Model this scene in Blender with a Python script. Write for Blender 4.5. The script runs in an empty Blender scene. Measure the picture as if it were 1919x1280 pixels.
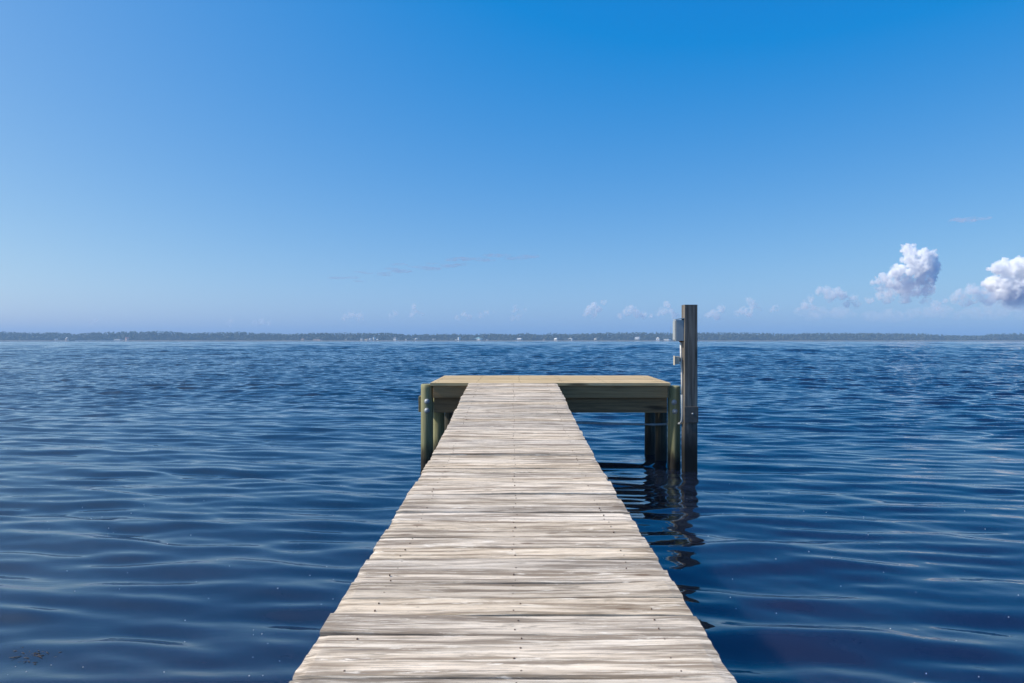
import bpy, bmesh, math, random
import numpy as np
from mathutils import Vector, Matrix, noise as mnoise
random.seed(7)
rng = np.random.default_rng(7)
S = bpy.context.scene
COL = S.collection
R = math.radians

# ------------------------------------------------------------------ camera
F = 1279.0                      # focal length in photo pixels (24 mm on 36 mm)
CAMZ = 1.80
cd = bpy.data.cameras.new('camera')
cam = bpy.data.objects.new('camera', cd)
COL.objects.link(cam)
cd.lens = 24.0
cd.sensor_width = 36.0
cd.clip_start = 0.05
cd.clip_end = 80000
cam.location = (0, 0, CAMZ)
cam.rotation_euler = (R(90) - 4.0 / F, 0, 1.5 / F)
cd.dof.use_dof = True
cd.dof.focus_distance = 9.6
cd.dof.aperture_fstop = 9.0
S.camera = cam

# ------------------------------------------------------------------ sky and sun
SUN_AZ, SUN_EL = -94.0, 44.0     # clockwise from +Y
w = bpy.data.worlds.new('World')
S.world = w
w.use_nodes = True
nt = w.node_tree
bg = nt.nodes['Background']
sky = nt.nodes.new('ShaderNodeTexSky')
sky.sky_type = 'NISHITA'
sky.sun_disc = False
sky.sun_elevation = R(SUN_EL)
sky.sun_rotation = R(SUN_AZ)
sky.air_density = 0.7
sky.dust_density = 1.3
sky.ozone_density = 1.0
sep = nt.nodes.new('ShaderNodeSeparateColor')
com = nt.nodes.new('ShaderNodeCombineColor')
nt.links.new(sky.outputs[0], sep.inputs[0])
SKY_GRADE = ((1.02, 0.903, 1.52), (0.0, 0.829, 1.64), (0.0, 0.296, 5.0))   # per channel: offset, power, gain
for k, (off, p, g) in enumerate(SKY_GRADE):
    a = nt.nodes.new('ShaderNodeMath'); a.operation = 'SUBTRACT'; a.inputs[1].default_value = off
    b = nt.nodes.new('ShaderNodeMath'); b.operation = 'MAXIMUM'; b.inputs[1].default_value = 0.02
    c = nt.nodes.new('ShaderNodeMath'); c.operation = 'POWER'; c.inputs[1].default_value = p
    d = nt.nodes.new('ShaderNodeMath'); d.operation = 'MULTIPLY'; d.inputs[1].default_value = g
    nt.links.new(sep.outputs[k], a.inputs[0]); nt.links.new(a.outputs[0], b.inputs[0])
    nt.links.new(b.outputs[0], c.inputs[0]); nt.links.new(c.outputs[0], d.inputs[0])
    nt.links.new(d.outputs[0], com.inputs[k])
nt.links.new(com.outputs[0], bg.inputs[0])
bg.inputs[1].default_value = 0.10

sl = bpy.data.lights.new('sun', 'SUN')
so = bpy.data.objects.new('sun', sl)
COL.objects.link(so)
sl.energy = 5.0
sl.angle = R(0.53)
sl.color = (1.0, 0.93, 0.82)
sundir = Vector((math.sin(R(SUN_AZ)) * math.cos(R(SUN_EL)), math.cos(R(SUN_AZ)) * math.cos(R(SUN_EL)), math.sin(R(SUN_EL))))
so.rotation_euler = (-sundir).to_track_quat('-Z', 'Y').to_euler()
so.location = (-20, 0, 30)

S.view_settings.view_transform = 'Standard'
S.view_settings.look = 'None'
S.view_settings.exposure = 0.0
S.view_settings.gamma = 1.0
S.render.engine = 'CYCLES'
S.cycles.volume_bounces = 24
S.cycles.max_bounces = 32
S.cycles.transparent_max_bounces = 24
S.cycles.use_denoising = True

# ------------------------------------------------------------------ helpers
def tag(o, label=None, cat=None, group=None, kind=None):
    if label: o['label'] = label
    if cat: o['category'] = cat
    if group: o['group'] = group
    if kind: o['kind'] = kind
    return o

def empty(name, loc, label, cat, group=None):
    o = bpy.data.objects.new(name, None)
    COL.objects.link(o)
    o.location = loc
    o.empty_display_size = 0.1
    return tag(o, label, cat, group)

def wloc(o):
    v = Vector(o.location)
    while o.parent:
        o = o.parent
        v += Vector(o.location)
    return v

def link(name, me, mats, parent=None, origin=None):
    """mesh given in world coordinates becomes an object with its origin at `origin`"""
    o = bpy.data.objects.new(name, me)
    COL.objects.link(o)
    for m in (mats if isinstance(mats, (list, tuple)) else [mats]):
        me.materials.append(m)
    base = Vector((0, 0, 0))
    if parent is not None:
        o.parent = parent
        base = wloc(parent)
    if origin is None:
        o_loc = Vector((0, 0, 0))
    else:
        o_loc = Vector(origin) - base
    o.location = o_loc
    me.transform(Matrix.Translation(-(base + o_loc)))
    return o

def obj(name, bm, mats, parent=None, origin=None, smooth=False):
    me = bpy.data.meshes.new(name)
    bm.to_mesh(me)
    bm.free()
    if smooth:
        me.polygons.foreach_set('use_smooth', [True] * len(me.polygons))
    return link(name, me, mats, parent, origin)

def box(bm, x0, x1, y0, y1, z0, z1, bevel=0.0):
    vs = [bm.verts.new((x, y, z)) for x in (x0, x1) for y in (y0, y1) for z in (z0, z1)]
    idx = [(0, 1, 3, 2), (4, 6, 7, 5), (0, 4, 5, 1), (2, 3, 7, 6), (0, 2, 6, 4), (1, 5, 7, 3)]
    fs = [bm.faces.new([vs[i] for i in f]) for f in idx]
    if bevel > 0:
        es = list({e for f in fs for e in f.edges})
        bmesh.ops.bevel(bm, geom=es, offset=bevel, segments=2, affect='EDGES', profile=0.6)
    return bm

def tube(bm, pts, r, n=12, cap=True):
    pts = [Vector(p) for p in pts]
    rs = r if isinstance(r, (list, tuple)) else [r] * len(pts)
    rings = []
    up0 = None
    for i, p in enumerate(pts):
        t = (pts[min(i + 1, len(pts) - 1)] - pts[max(i - 1, 0)]).normalized()
        if up0 is None:
            up0 = Vector((0, 0, 1)) if abs(t.z) < 0.9 else Vector((1, 0, 0))
        u = t.cross(up0)
        if u.length < 1e-4: u = t.cross(Vector((0, 1, 0)))
        u.normalize(); v = t.cross(u).normalized()
        rings.append([bm.verts.new(p + rs[i] * (math.cos(a) * u + math.sin(a) * v)) for a in [2 * math.pi * k / n for k in range(n)]])
    for i in range(len(rings) - 1):
        for k in range(n):
            f = bm.faces.new((rings[i][k], rings[i][(k + 1) % n], rings[i + 1][(k + 1) % n], rings[i + 1][k]))
            f.smooth = True
    if cap:
        bm.faces.new(rings[0][::-1]); bm.faces.new(rings[-1])
    bmesh.ops.recalc_face_normals(bm, faces=bm.faces)
    return bm

def dome(bm, c, r, h, axis='-Y', n=14):
    """a bolt head: washer disc with a domed cap, sticking out along -Y"""
    c = Vector(c)
    prof = [(1.35 * r, 0), (1.35 * r, 0.18 * h), (1.05 * r, 0.2 * h), (r, 0.45 * h), (0.75 * r, 0.8 * h), (0.35 * r, h)]
    rings = []
    for rad, d in prof:
        rings.append([bm.verts.new(c + Vector((rad * math.cos(a), -d, rad * math.sin(a)))) for a in [2 * math.pi * k / n for k in range(n)]])
    for i in range(len(rings) - 1):
        for k in range(n):
            bm.faces.new((rings[i][k], rings[i][(k + 1) % n], rings[i + 1][(k + 1) % n], rings[i + 1][k])).smooth = True
    bm.faces.new(rings[-1]); bm.faces.new(rings[0][::-1])
    bmesh.ops.recalc_face_normals(bm, faces=bm.faces)
    return bm

# ------------------------------------------------------------------ materials
class NT:
    def __init__(s, name):
        s.m = bpy.data.materials.new(name)
        s.m.use_nodes = True
        s.t = s.m.node_tree
        s.b = s.t.nodes['Principled BSDF']
        s.out = s.t.nodes['Material Output']
    def n(s, typ, **kw):
        x = s.t.nodes.new('ShaderNode' + typ)
        for k, v in kw.items(): setattr(x, k, v)
        return x
    def l(s, a, b): s.t.links.new(a, b)
    def math(s, op, a, b=None, c=None, clamp=False):
        x = s.n('Math', operation=op, use_clamp=clamp)
        for i, v in enumerate((a, b, c)):
            if v is None: continue
            if isinstance(v, (int, float)): x.inputs[i].default_value = v
            else: s.l(v, x.inputs[i])
        return x.outputs[0]
    def noise(s, vec, scale, detail=4, rough=0.55, dist=0.0):
        x = s.n('TexNoise')
        x.inputs['Scale'].default_value = scale; x.inputs['Detail'].default_value = detail
        x.inputs['Roughness'].default_value = rough; x.inputs['Distortion'].default_value = dist
        if vec is not None: s.l(vec, x.inputs['Vector'])
        return x.outputs['Fac']
    def mapr(s, v, a, b, c=0.0, d=1.0, smooth=True):
        x = s.n('MapRange')
        x.interpolation_type = 'SMOOTHSTEP' if smooth else 'LINEAR'
        s.l(v, x.inputs[0])
        for i, q in enumerate((a, b, c, d)): x.inputs[1 + i].default_value = q
        return x.outputs[0]
    def mix(s, f, a, b):
        x = s.n('Mix', data_type='RGBA')
        if isinstance(f, (int, float)): x.inputs[0].default_value = f
        else: s.l(f, x.inputs[0])
        for i, v in ((6, a), (7, b)):
            if isinstance(v, tuple): x.inputs[i].default_value = (*v, 1)
            else: s.l(v, x.inputs[i])
        return x.outputs[2]
    def scaled(s, vec, sc, off=None):
        x = s.n('Mapping'); s.l(vec, x.inputs[0]); x.inputs['Scale'].default_value = sc
        if off is not None: s.l(off, x.inputs['Location'])
        return x.outputs[0]
    def bump(s, h, dist, strength=1.0, normal=None):
        x = s.n('Bump'); x.inputs['Strength'].default_value = strength; x.inputs['Distance'].default_value = dist
        s.l(h, x.inputs['Height'])
        if normal is not None: s.l(normal, x.inputs['Normal'])
        return x.outputs[0]
    def set(s, **kw):
        for k, v in kw.items():
            k = k.replace('_', ' ')
            i = s.b.inputs[k]
            if isinstance(v, (int, float)): i.default_value = v
            elif isinstance(v, tuple): i.default_value = (*v, 1) if len(v) == 3 else v
            else: s.l(v, i)
        return s

def pos(m): return m.n('NewGeometry').outputs['Position']

def plain(name, col, rough=0.6, metal=0.0, var=0.15, scale=20.0):
    m = NT(name)
    f = m.noise(pos(m), scale, 5)
    c = m.mix(m.mapr(f, 0.3, 0.7), tuple(x * (1 - var) for x in col), tuple(min(1, x * (1 + var)) for x in col))
    m.set(Base_Color=c, Roughness=rough, Metallic=metal)
    return m.m

def weathered_deck():
    m = NT('weathered_wood')
    p = pos(m)
    at = m.n('Attribute', attribute_name='rnd'); rnd = at.outputs['Fac']
    off = m.n('CombineXYZ'); o1 = m.math('MULTIPLY', rnd, 173.0); o2 = m.math('MULTIPLY', rnd, 57.0)
    m.l(o1, off.inputs[0]); m.l(o2, off.inputs[2])
    q = m.n('VectorMath', operation='ADD'); m.l(p, q.inputs[0]); m.l(off.outputs[0], q.inputs[1]); q = q.outputs[0]
    warp = m.noise(m.scaled(q, (1.2, 3, 3)), 1.5, 3)
    wv = m.n('CombineXYZ'); m.l(m.math('MULTIPLY', m.math('SUBTRACT', warp, 0.5), 0.022), wv.inputs[1])
    qq = m.n('VectorMath', operation='ADD'); m.l(q, qq.inputs[0]); m.l(wv.outputs[0], qq.inputs[1]); qq = qq.outputs[0]
    grain = m.noise(m.scaled(qq, (3.0, 95, 95)), 1.0, 6, 0.65)
    fine = m.noise(m.scaled(qq, (9, 330, 330)), 1.0, 4, 0.6)
    broad = m.noise(m.scaled(qq, (1.5, 24, 24)), 1.0, 5, 0.6)
    blotch = m.noise(m.scaled(q, (6.0, 34, 34)), 1.0, 6, 0.7, 0.6)
    c = m.mix(m.mapr(broad, 0.40, 0.60), (0.27, 0.21, 0.15), (0.72, 0.60, 0.46))
    c = m.mix(m.math('MULTIPLY', m.mapr(grain, 0.52, 0.66), 0.75), c, (0.88, 0.775, 0.63))
    c = m.mix(m.math('MULTIPLY', m.mapr(grain, 0.46, 0.33), 0.75), c, (0.21, 0.175, 0.145))
    c = m.mix(m.math('MULTIPLY', m.mapr(fine, 0.45, 0.33), 0.6), c, (0.14, 0.115, 0.095))
    c = m.mix(m.math('MULTIPLY', m.mapr(blotch, 0.56, 0.68), 0.75), c, (0.27, 0.22, 0.165))
    c = m.mix(m.math('MULTIPLY', m.mapr(blotch, 0.42, 0.32), 0.75), c, (0.90, 0.81, 0.68))
    # knots and little dark pits
    vo = m.n('TexVoronoi'); m.l(m.scaled(q, (3.0, 9, 9)), vo.inputs['Vector']); vo.inputs['Scale'].default_value = 1.0
    c = m.mix(m.math('MULTIPLY', m.mapr(vo.outputs['Distance'], 0.13, 0.05), 0.8), c, (0.17, 0.115, 0.075))
    # every board weathered its own amount
    hs = m.n('HueSaturation'); m.l(c, hs.inputs['Color'])
    m.l(m.mapr(m.math('FRACT', m.math('MULTIPLY', rnd, 7.31)), 0, 1, 0.86, 1.20, False), hs.inputs['Value'])
    m.l(m.mapr(m.math('FRACT', m.math('MULTIPLY', rnd, 3.77)), 0, 1, 0.85, 1.15, False), hs.inputs['Saturation'])
    h = m.math('ADD', m.math('MULTIPLY', grain, 0.8), m.math('ADD', m.math('MULTIPLY', fine, 0.3), m.math('MULTIPLY', broad, 0.5)))
    m.set(Base_Color=hs.outputs[0], Roughness=0.85, Normal=m.bump(h, 0.006, 0.9))
    m.b.inputs['Specular IOR Level'].default_value = 0.25
    return m.m

def new_wood(name, light, dark, along='x', stain=None, knots=True):
    m = NT(name)
    p = pos(m)
    at = m.n('Attribute', attribute_name='rnd'); rnd = at.outputs['Fac']
    off = m.n('CombineXYZ'); m.l(m.math('MULTIPLY', rnd, 91.0), off.inputs[0]); m.l(m.math('MULTIPLY', rnd, 33.0), off.inputs[1])
    q = m.n('VectorMath', operation='ADD'); m.l(p, q.inputs[0]); m.l(off.outputs[0], q.inputs[1]); q = q.outputs[0]
    sc = {'x': (1.2, 26, 26), 'y': (26, 1.2, 26), 'z': (26, 26, 1.2)}[along]
    sf = tuple(5 * s for s in sc)
    g = m.noise(m.scaled(q, sc), 1.0, 5, 0.6, 0.4)
    f = m.noise(m.scaled(q, sf), 1.0, 4, 0.6)
    c = m.mix(m.mapr(g, 0.33, 0.67), dark, light)
    c = m.mix(m.math('MULTIPLY', m.mapr(f, 0.45, 0.3), 0.5), c, tuple(x * 0.55 for x in dark))
    if knots:
        vo = m.n('TexVoronoi'); m.l(m.scaled(q, tuple(min(s, 8) for s in sc)), vo.inputs['Vector']); vo.inputs['Scale'].default_value = 0.9
        c = m.mix(m.math('MULTIPLY', m.mapr(vo.outputs['Distance'], 0.22, 0.08), 0.85), c, tuple(x * 0.22 for x in dark))
    if stain:
        z = m.n('SeparateXYZ'); m.l(p, z.inputs[0])
        wob = m.math('MULTIPLY_ADD', m.noise(m.scaled(p, (14, 14, 3)), 1.0, 5), 0.5, -0.25)
        for z0, z1, colr, amt in stain:
            c = m.mix(m.math('MULTIPLY', m.mapr(m.math('ADD', z.outputs[2], wob), z1, z0), amt), c, colr)
    hs = m.n('HueSaturation'); m.l(c, hs.inputs['Color'])
    m.l(m.mapr(m.math('FRACT', m.math('MULTIPLY', rnd, 7.31)), 0, 1, 0.78, 1.16, False), hs.inputs['Value'])
    h = m.math('ADD', g, m.math('MULTIPLY', f, 0.5))
    m.set(Base_Color=hs.outputs[0], Roughness=0.75, Normal=m.bump(h, 0.003, 0.7))
    m.b.inputs['Specular IOR Level'].default_value = 0.3
    return m.m

M_deck = weathered_deck()
M_nail = plain('rusty_nail', (0.09, 0.055, 0.04), 0.8)
M_new = new_wood('fresh_pine', (0.66, 0.50, 0.29), (0.50, 0.36, 0.18), 'x')
M_rim = new_wood('treated_joist', (0.33, 0.20, 0.095), (0.21, 0.13, 0.06), 'x')
M_beam = new_wood('treated_beam', (0.24, 0.145, 0.07), (0.13, 0.08, 0.04), 'x')
M_joist = new_wood('treated_joist_lengthwise', (0.28, 0.25, 0.15), (0.17, 0.15, 0.09), 'y')
M_string = new_wood('grey_stringer', (0.26, 0.23, 0.19), (0.13, 0.115, 0.095), 'y')
M_pile = new_wood('treated_pile', (0.36, 0.34, 0.19), (0.20, 0.20, 0.10), 'z',
                  stain=[(0.05, 0.95, (0.10, 0.12, 0.07), 0.3), (0.08, 0.42, (0.05, 0.035, 0.02), 0.85), (0.08, 0.30, (0.015, 0.013, 0.011), 0.95)], knots=False)
M_pile_dark = new_wood('dark_pile', (0.085, 0.078, 0.055), (0.04, 0.038, 0.028), 'z', stain=[(0.1, 0.45, (0.012, 0.011, 0.01), 0.9)], knots=False)  # darker tone of the pile wood, for some piles behind the front pair
M_post = new_wood('weathered_post', (0.205, 0.182, 0.158), (0.092, 0.08, 0.07), 'z',
                  stain=[(0.45, 0.78, (0.03, 0.033, 0.036), 0.92), (0.20, 0.55, (0.008, 0.008, 0.008), 0.97)])
M_plate = plain('grey_mounting_board', (0.085, 0.078, 0.072), 0.7)
M_galv = plain('galvanised_bolt', (0.30, 0.33, 0.37), 0.6, 0.3)
M_box = plain('grey_painted_metal', (0.33, 0.36, 0.38), 0.45, 0.0, 0.06)
M_rust = plain('rust_stain', (0.20, 0.085, 0.035), 0.9)
M_out = plain('beige_plastic', (0.44, 0.40, 0.33), 0.5, 0.0, 0.06)
M_pvc = plain('white_conduit', (0.66, 0.64, 0.60), 0.45, 0.0, 0.08)
M_cable = plain('grey_cable', (0.30, 0.33, 0.36), 0.5)

# ------------------------------------------------------------------ water
NW = []
def add_waves(n, lmin, lmax, ang, spread, slope):
    for i in range(n):
        lam = math.exp(rng.uniform(math.log(lmin), math.log(lmax)))
        a = R(rng.normal(ang, spread))
        k = 2 * math.pi / lam
        s = slope * math.sqrt(2.0 / n) * rng.uniform(0.7, 1.3)
        NW.append((k * math.cos(a), k * math.sin(a), s / k, rng.uniform(0, 6.283), lam))
add_waves(50, 0.23, 0.66, 88, 13, 0.100)
add_waves(30, 0.75, 1.7, 91, 12, 0.045)
add_waves(12, 2.0, 5.0, 92, 14, 0.009)
add_waves(18, 0.4, 1.5, 58, 7, 0.042)
add_waves(30, 0.13, 0.30, 82, 26, 0.018)
add_waves(10, 5.0, 14.0, 92, 18, 0.006)
NCH = len(NW)
add_waves(44, 0.26, 0.90, 94, 30, 0.092)          # cross chop, offshore only

def wave_h(x, y, spacing=None):
    d = np.sqrt(x * x + y * y)
    t = np.clip((d - 4.0) / 26.0, 0, 1); t = t * t * (3 - 2 * t)
    amp = 0.92 + 0.42 * t
    chop = np.clip((d - 9.0) / 14.0, 0, 1)
    s2 = np.zeros_like(x); sf = 0.0
    z = np.zeros_like(x)
    # slow gusts that make the ripples uneven
    gust = 1.0 + 0.22 * np.sin(0.31 * x + 0.17 * y + 1.1) * np.sin(0.23 * y - 0.12 * x + 0.4) + 0.15 * np.sin(0.9 * x - 0.5 * y) * np.sin(0.77 * y + 0.35 * x)
    for n, (kx, ky, a, ph, lam) in enumerate(NW):
        c = a * np.sin(kx * x + ky * y + ph)
        if n >= NCH: c = c * chop
        e = a * a * (kx * kx + ky * ky)
        sf += e
        if spacing is not None:
            w_ = np.clip(lam / (3.0 * spacing) - 0.6, 0, 1)
            c = c * w_
            s2 += e * w_ * w_
        z += c
    if spacing is not None:          # where the mesh is too coarse for the small ripples, the longer ones carry the slope
        z = z * np.clip(np.sqrt(sf / np.maximum(s2, 1e-9)), 1.0, 9.0)
    return z * amp * gust

def water_material():
    m = NT('lake_water')
    p = pos(m)
    ln = m.n('VectorMath', operation='LENGTH'); m.l(p, ln.inputs[0])
    far = m.mapr(ln.outputs['Value'], 10, 50)
    n1 = m.noise(m.scaled(p, (5.0, 11.0, 5.0)), 1.0, 3, 0.5)
    n2 = m.noise(m.scaled(p, (1.0, 2.2, 1.0)), 1.0, 5, 0.6)
    n3 = m.noise(m.scaled(p, (0.16, 0.40, 1.0)), 1.0, 3, 0.5)
    h = m.math('MULTIPLY', n1, 0.0018)
    h2 = m.math('MULTIPLY', m.math('MULTIPLY', n2, 0.07), far)
    h3 = m.math('MULTIPLY', m.math('MULTIPLY', n3, 0.10), far)
    hh = m.math('ADD', h, m.math('ADD', h2, h3))
    br = m.noise(m.scaled(p, (0.35, 0.35, 0.35)), 1.0, 4)
    sy = m.n('SeparateXYZ'); m.l(p, sy.inputs[0])
    c = m.mix(m.mapr(br, 0.35, 0.65), (0.008, 0.011, 0.026), (0.024, 0.016, 0.022))     # shallows by the bank, bottom showing
    c = m.mix(m.mapr(m.math('ADD', sy.outputs[1], m.math('MULTIPLY', br, 4.0)), 5.5, 10.0), c, (0.006, 0.010, 0.022))
    m.set(Base_Color=c, Roughness=0.015, IOR=1.88, Normal=m.bump(hh, 1.0, 1.0))
    m.b.inputs['Specular Tint'].default_value = (0.72, 0.95, 1.0, 1.0)
    m.set(Subsurface_Weight=1.0, Subsurface_Scale=1.3)
    m.b.inputs['Subsurface Radius'].default_value = (1.0, 0.9, 0.8)
    return m.m

def build_water():
    th_f = np.radians(np.linspace(-52, 52, 1150))
    th_b = np.radians(np.concatenate([np.linspace(54, 306, 90)]))
    th = np.concatenate([th_f, th_b])
    r = [0.4]
    while r[-1] < 2500:
        d = r[-1]
        st = 0.03 if d < 9 else (0.03 + (d - 9) * 0.0032 if d < 45 else 0.145 * (d / 45) ** 1.3)
        r.append(d + max(st, 0.03))
    r = np.array(r)
    sp = np.gradient(r)
    nr, na = len(r), len(th)
    X = r[:, None] * np.sin(th)[None, :]
    Y = r[:, None] * np.cos(th)[None, :]
    dth = np.gradient(np.concatenate([th]))
    SP = np.maximum(sp[:, None], r[:, None] * np.abs(dth)[None, :])
    Z = np.zeros_like(X)
    for i in range(0, nr, 64):
        Z[i:i + 64] = wave_h(X[i:i + 64], Y[i:i + 64], SP[i:i + 64])
    co = np.stack([X, Y, Z], -1).reshape(-1, 3)
    co = np.vstack([co, [[0, 0, 0]]])
    i, j = np.meshgrid(np.arange(nr - 1), np.arange(na), indexing='ij')
    j2 = (j + 1) % na
    q = np.stack([i * na + j, i * na + j2, (i + 1) * na + j2, (i + 1) * na + j], -1).reshape(-1, 4)
    # counter-clockwise seen from above
    q = q[:, ::-1]
    c = len(co) - 1
    tri = np.stack([np.full(na, c), np.arange(na), (np.arange(na) + 1) % na], -1)[:, ::-1]
    me = bpy.data.meshes.new('water')
    nv, nq, ntr = len(co), len(q), len(tri)
    me.vertices.add(nv); me.vertices.foreach_set('co', co.astype(np.float32).ravel())
    me.loops.add(nq * 4 + ntr * 3)
    me.loops.foreach_set('vertex_index', np.concatenate([q.ravel(), tri.ravel()]).astype(np.int32))
    me.polygons.add(nq + ntr)
    ls = np.concatenate([np.arange(nq) * 4, nq * 4 + np.arange(ntr) * 3]).astype(np.int32)
    me.polygons.foreach_set('loop_start', ls)
    me.polygons.foreach_set('use_smooth', np.ones(nq + ntr, bool))
    me.update(calc_edges=True)
    me.validate()
    o = link('water', me, water_material())
    tag(o, kind='structure')
build_water()

# ------------------------------------------------------------------ walkway and platform
PROF_D = [-3, 1.85, 2.46, 2.88, 3.86, 4.71, 5.24, 5.8, 6.33, 7.09, 7.9, 8.41, 9.52, 12]
PROF_Z = [0.864, 0.865, 0.868, 0.872, 0.886, 0.902, 0.928, 0.955, 0.980, 1.030, 1.096, 1.130, 1.186, 1.186]
def zdeck(d): return float(np.interp(d, PROF_D, PROF_Z))

class Boards:
    """many planks in one mesh, each with its own random value for the grain"""
    def __init__(s): s.v = []; s.f = []; s.rnd = []; s.mat = []
    def plank(s, x0, x1, yc, wd, th, zf, rnd, nx=36, cup=0.003, tilt=0.0, wob=0.002, lift=None, edge=0.004, skew=0.0):
        ny = 7
        us = np.linspace(-1, 1, ny)
        us[1], us[-2] = -0.94, 0.94
        base = len(s.v)
        xs = np.linspace(x0, x1, nx)
        top = []
        ph = rnd * 50
        for i, x in enumerate(xs):
            row = []
            ew = 0.0015 * math.sin(5.1 * x + ph) + 0.0009 * math.sin(17 * x + 2 * ph)   # the sawn edge is never quite straight
            for j, u in enumerate(us):
                y = yc + u * wd / 2 + ew * (0.6 if u > 0 else 1.0) + skew * x
                z = zf(y) + cup * (u * u - 0.4) + tilt * u * wd / 2
                z += wob * (math.sin(2.3 * x + ph) + 0.6 * math.sin(6.1 * x + 1.7 * ph + u))
                z += 0.0015 * mnoise.noise(Vector((x * 9, u * 3, ph)))
                if abs(u) > 0.99: z -= edge
                if i in (0, nx - 1): z -= edge * 0.6
                if lift: z += lift(x, u)
                xx = x
                if i in (0, nx - 1): xx += 0.007 * mnoise.noise(Vector((u * 2.2, ph, i)))
                s.v.append((xx, y, z)); row.append(len(s.v) - 1)
            top.append(row)
        bot = []
        for i in (range(nx)):
            b = []
            for j in (0, ny - 1):
                x, y, z = s.v[top[i][j]]
                s.v.append((x, y, z - th)); b.append(len(s.v) - 1)
            bot.append(b)
        def F_(*q): s.f.append(q); s.mat.append(0)
        for i in range(nx - 1):
            for j in range(ny - 1):
                F_(top[i][j], top[i + 1][j], top[i + 1][j + 1], top[i][j + 1])
            F_(top[i][0], bot[i][0], bot[i + 1][0], top[i + 1][0])
            F_(top[i][-1], top[i + 1][-1], bot[i + 1][1], bot[i][1])
            F_(bot[i][0], bot[i][1], bot[i + 1][1], bot[i + 1][0])
        F_(*([bot[0][0]] + top[0] + [bot[0][1]]))
        F_(*([bot[-1][1]] + top[-1][::-1] + [bot[-1][0]]))
        s.rnd += [rnd] * (len(s.v) - base)
    def nail(s, x, y, z, r):
        b = len(s.v)
        n = 7
        for k in range(n):
            a = 2 * math.pi * k / n
            s.v.append((x + r * math.cos(a), y + r * math.sin(a), z - 0.004))
        for k in range(n):
            a = 2 * math.pi * k / n
            s.v.append((x + 0.8 * r * math.cos(a), y + 0.8 * r * math.sin(a), z + 0.002))
        for k in range(n):
            s.f.append((b + k, b + (k + 1) % n, b + n + (k + 1) % n, b + n + k)); s.mat.append(1)
        s.f.append(tuple(b + n + k for k in range(n))); s.mat.append(1)
        s.rnd += [0.5] * (2 * n)
    def build(s, name, mats, parent):
        me = bpy.data.meshes.new(name)
        me.from_pydata(s.v, [], s.f)
        a = me.attributes.new('rnd', 'FLOAT', 'POINT')
        a.data.foreach_set('value', s.rnd)
        me.polygons.foreach_set('material_index', s.mat)
        me.update()
        return link(name, me, mats, parent)

def rnd_attr(o, v):
    a = o.data.attributes.new('rnd', 'FLOAT', 'POINT')
    a.data.foreach_set('value', [v] * len(o.data.vertices))
    return o

dock = empty('wooden_dock', (0, 9.5, 0), 'long narrow grey plank walkway rising to a wide fresh pine platform on round piles', 'dock')

bd = Boards()
y = -2.0
i = 0
while y < 9.50:
    wd = random.uniform(0.134, 0.142)
    if y + wd > 9.515: wd = 9.515 - y
    if wd < 0.05: break
    gap = random.choice([0.004, 0.005, 0.006, 0.007, 0.009])
    rv = random.random()
    yc = y + wd / 2
    x0 = -0.612 + random.gauss(0, 0.0035)
    x1 = 0.612 + random.gauss(0, 0.0035)
    lift = None
    if 2.38 < yc < 2.53: lift = lambda x, u: 0.016 * max(0, x / 0.6) ** 2
    if 2.2 < yc < 2.3: lift = lambda x, u: 0.013 * max(0, -x / 0.6) ** 1.5
    if 6.25 < yc < 6.38: lift = lambda x, u: 0.016 * max(0, x / 0.6) ** 2
    dz = random.gauss(0, 0.0028)
    bd.plank(x0, x1, yc, wd, 0.036, (lambda yy, dz=dz: zdeck(yy) + dz), rv,
             cup=random.gauss(0.0015, 0.0035), tilt=random.gauss(0, 0.022), wob=random.uniform(0.0008, 0.0028), lift=lift,
             edge=random.uniform(0.003, 0.008), skew=random.gauss(0, 0.004))
    for nx_ in (-0.47, 0.01, 0.47):
        for u in (-0.55, 0.5):
            if random.random() < 0.85:
                xx = nx_ + random.gauss(0, 0.008); yy = yc + u * wd / 2 + random.gauss(0, 0.005)
                bd.nail(xx, yy, zdeck(yy) + dz + 0.001, random.uniform(0.0022, 0.004))
    y += wd + gap
    i += 1
walk = bd.build('walkway_deck', [M_deck, M_nail], dock)
tag(walk, 'pale weathered grey planks of the walkway, warped and streaked')

for sx in (-0.50, 0.0, 0.50):
    bm = bmesh.new()
    ys = np.linspace(-2.0, 9.46, 40)
    rings = []
    for yy in ys:
        zt = zdeck(yy) - 0.054
        rings.append([bm.verts.new((sx + a, yy, zt - b)) for a, b in ((-0.02, 0), (0.02, 0), (0.02, 0.18), (-0.02, 0.18))])
    for a, b in zip(rings[:-1], rings[1:]):
        for k in range(4): bm.faces.new((a[k], a[(k + 1) % 4], b[(k + 1) % 4], b[k]))
    bm.faces.new(rings[0]); bm.faces.new(rings[-1][::-1])
    bmesh.ops.recalc_face_normals(bm, faces=bm.faces)
    rnd_attr(obj('stringer', bm, M_string, walk), random.random())

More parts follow.
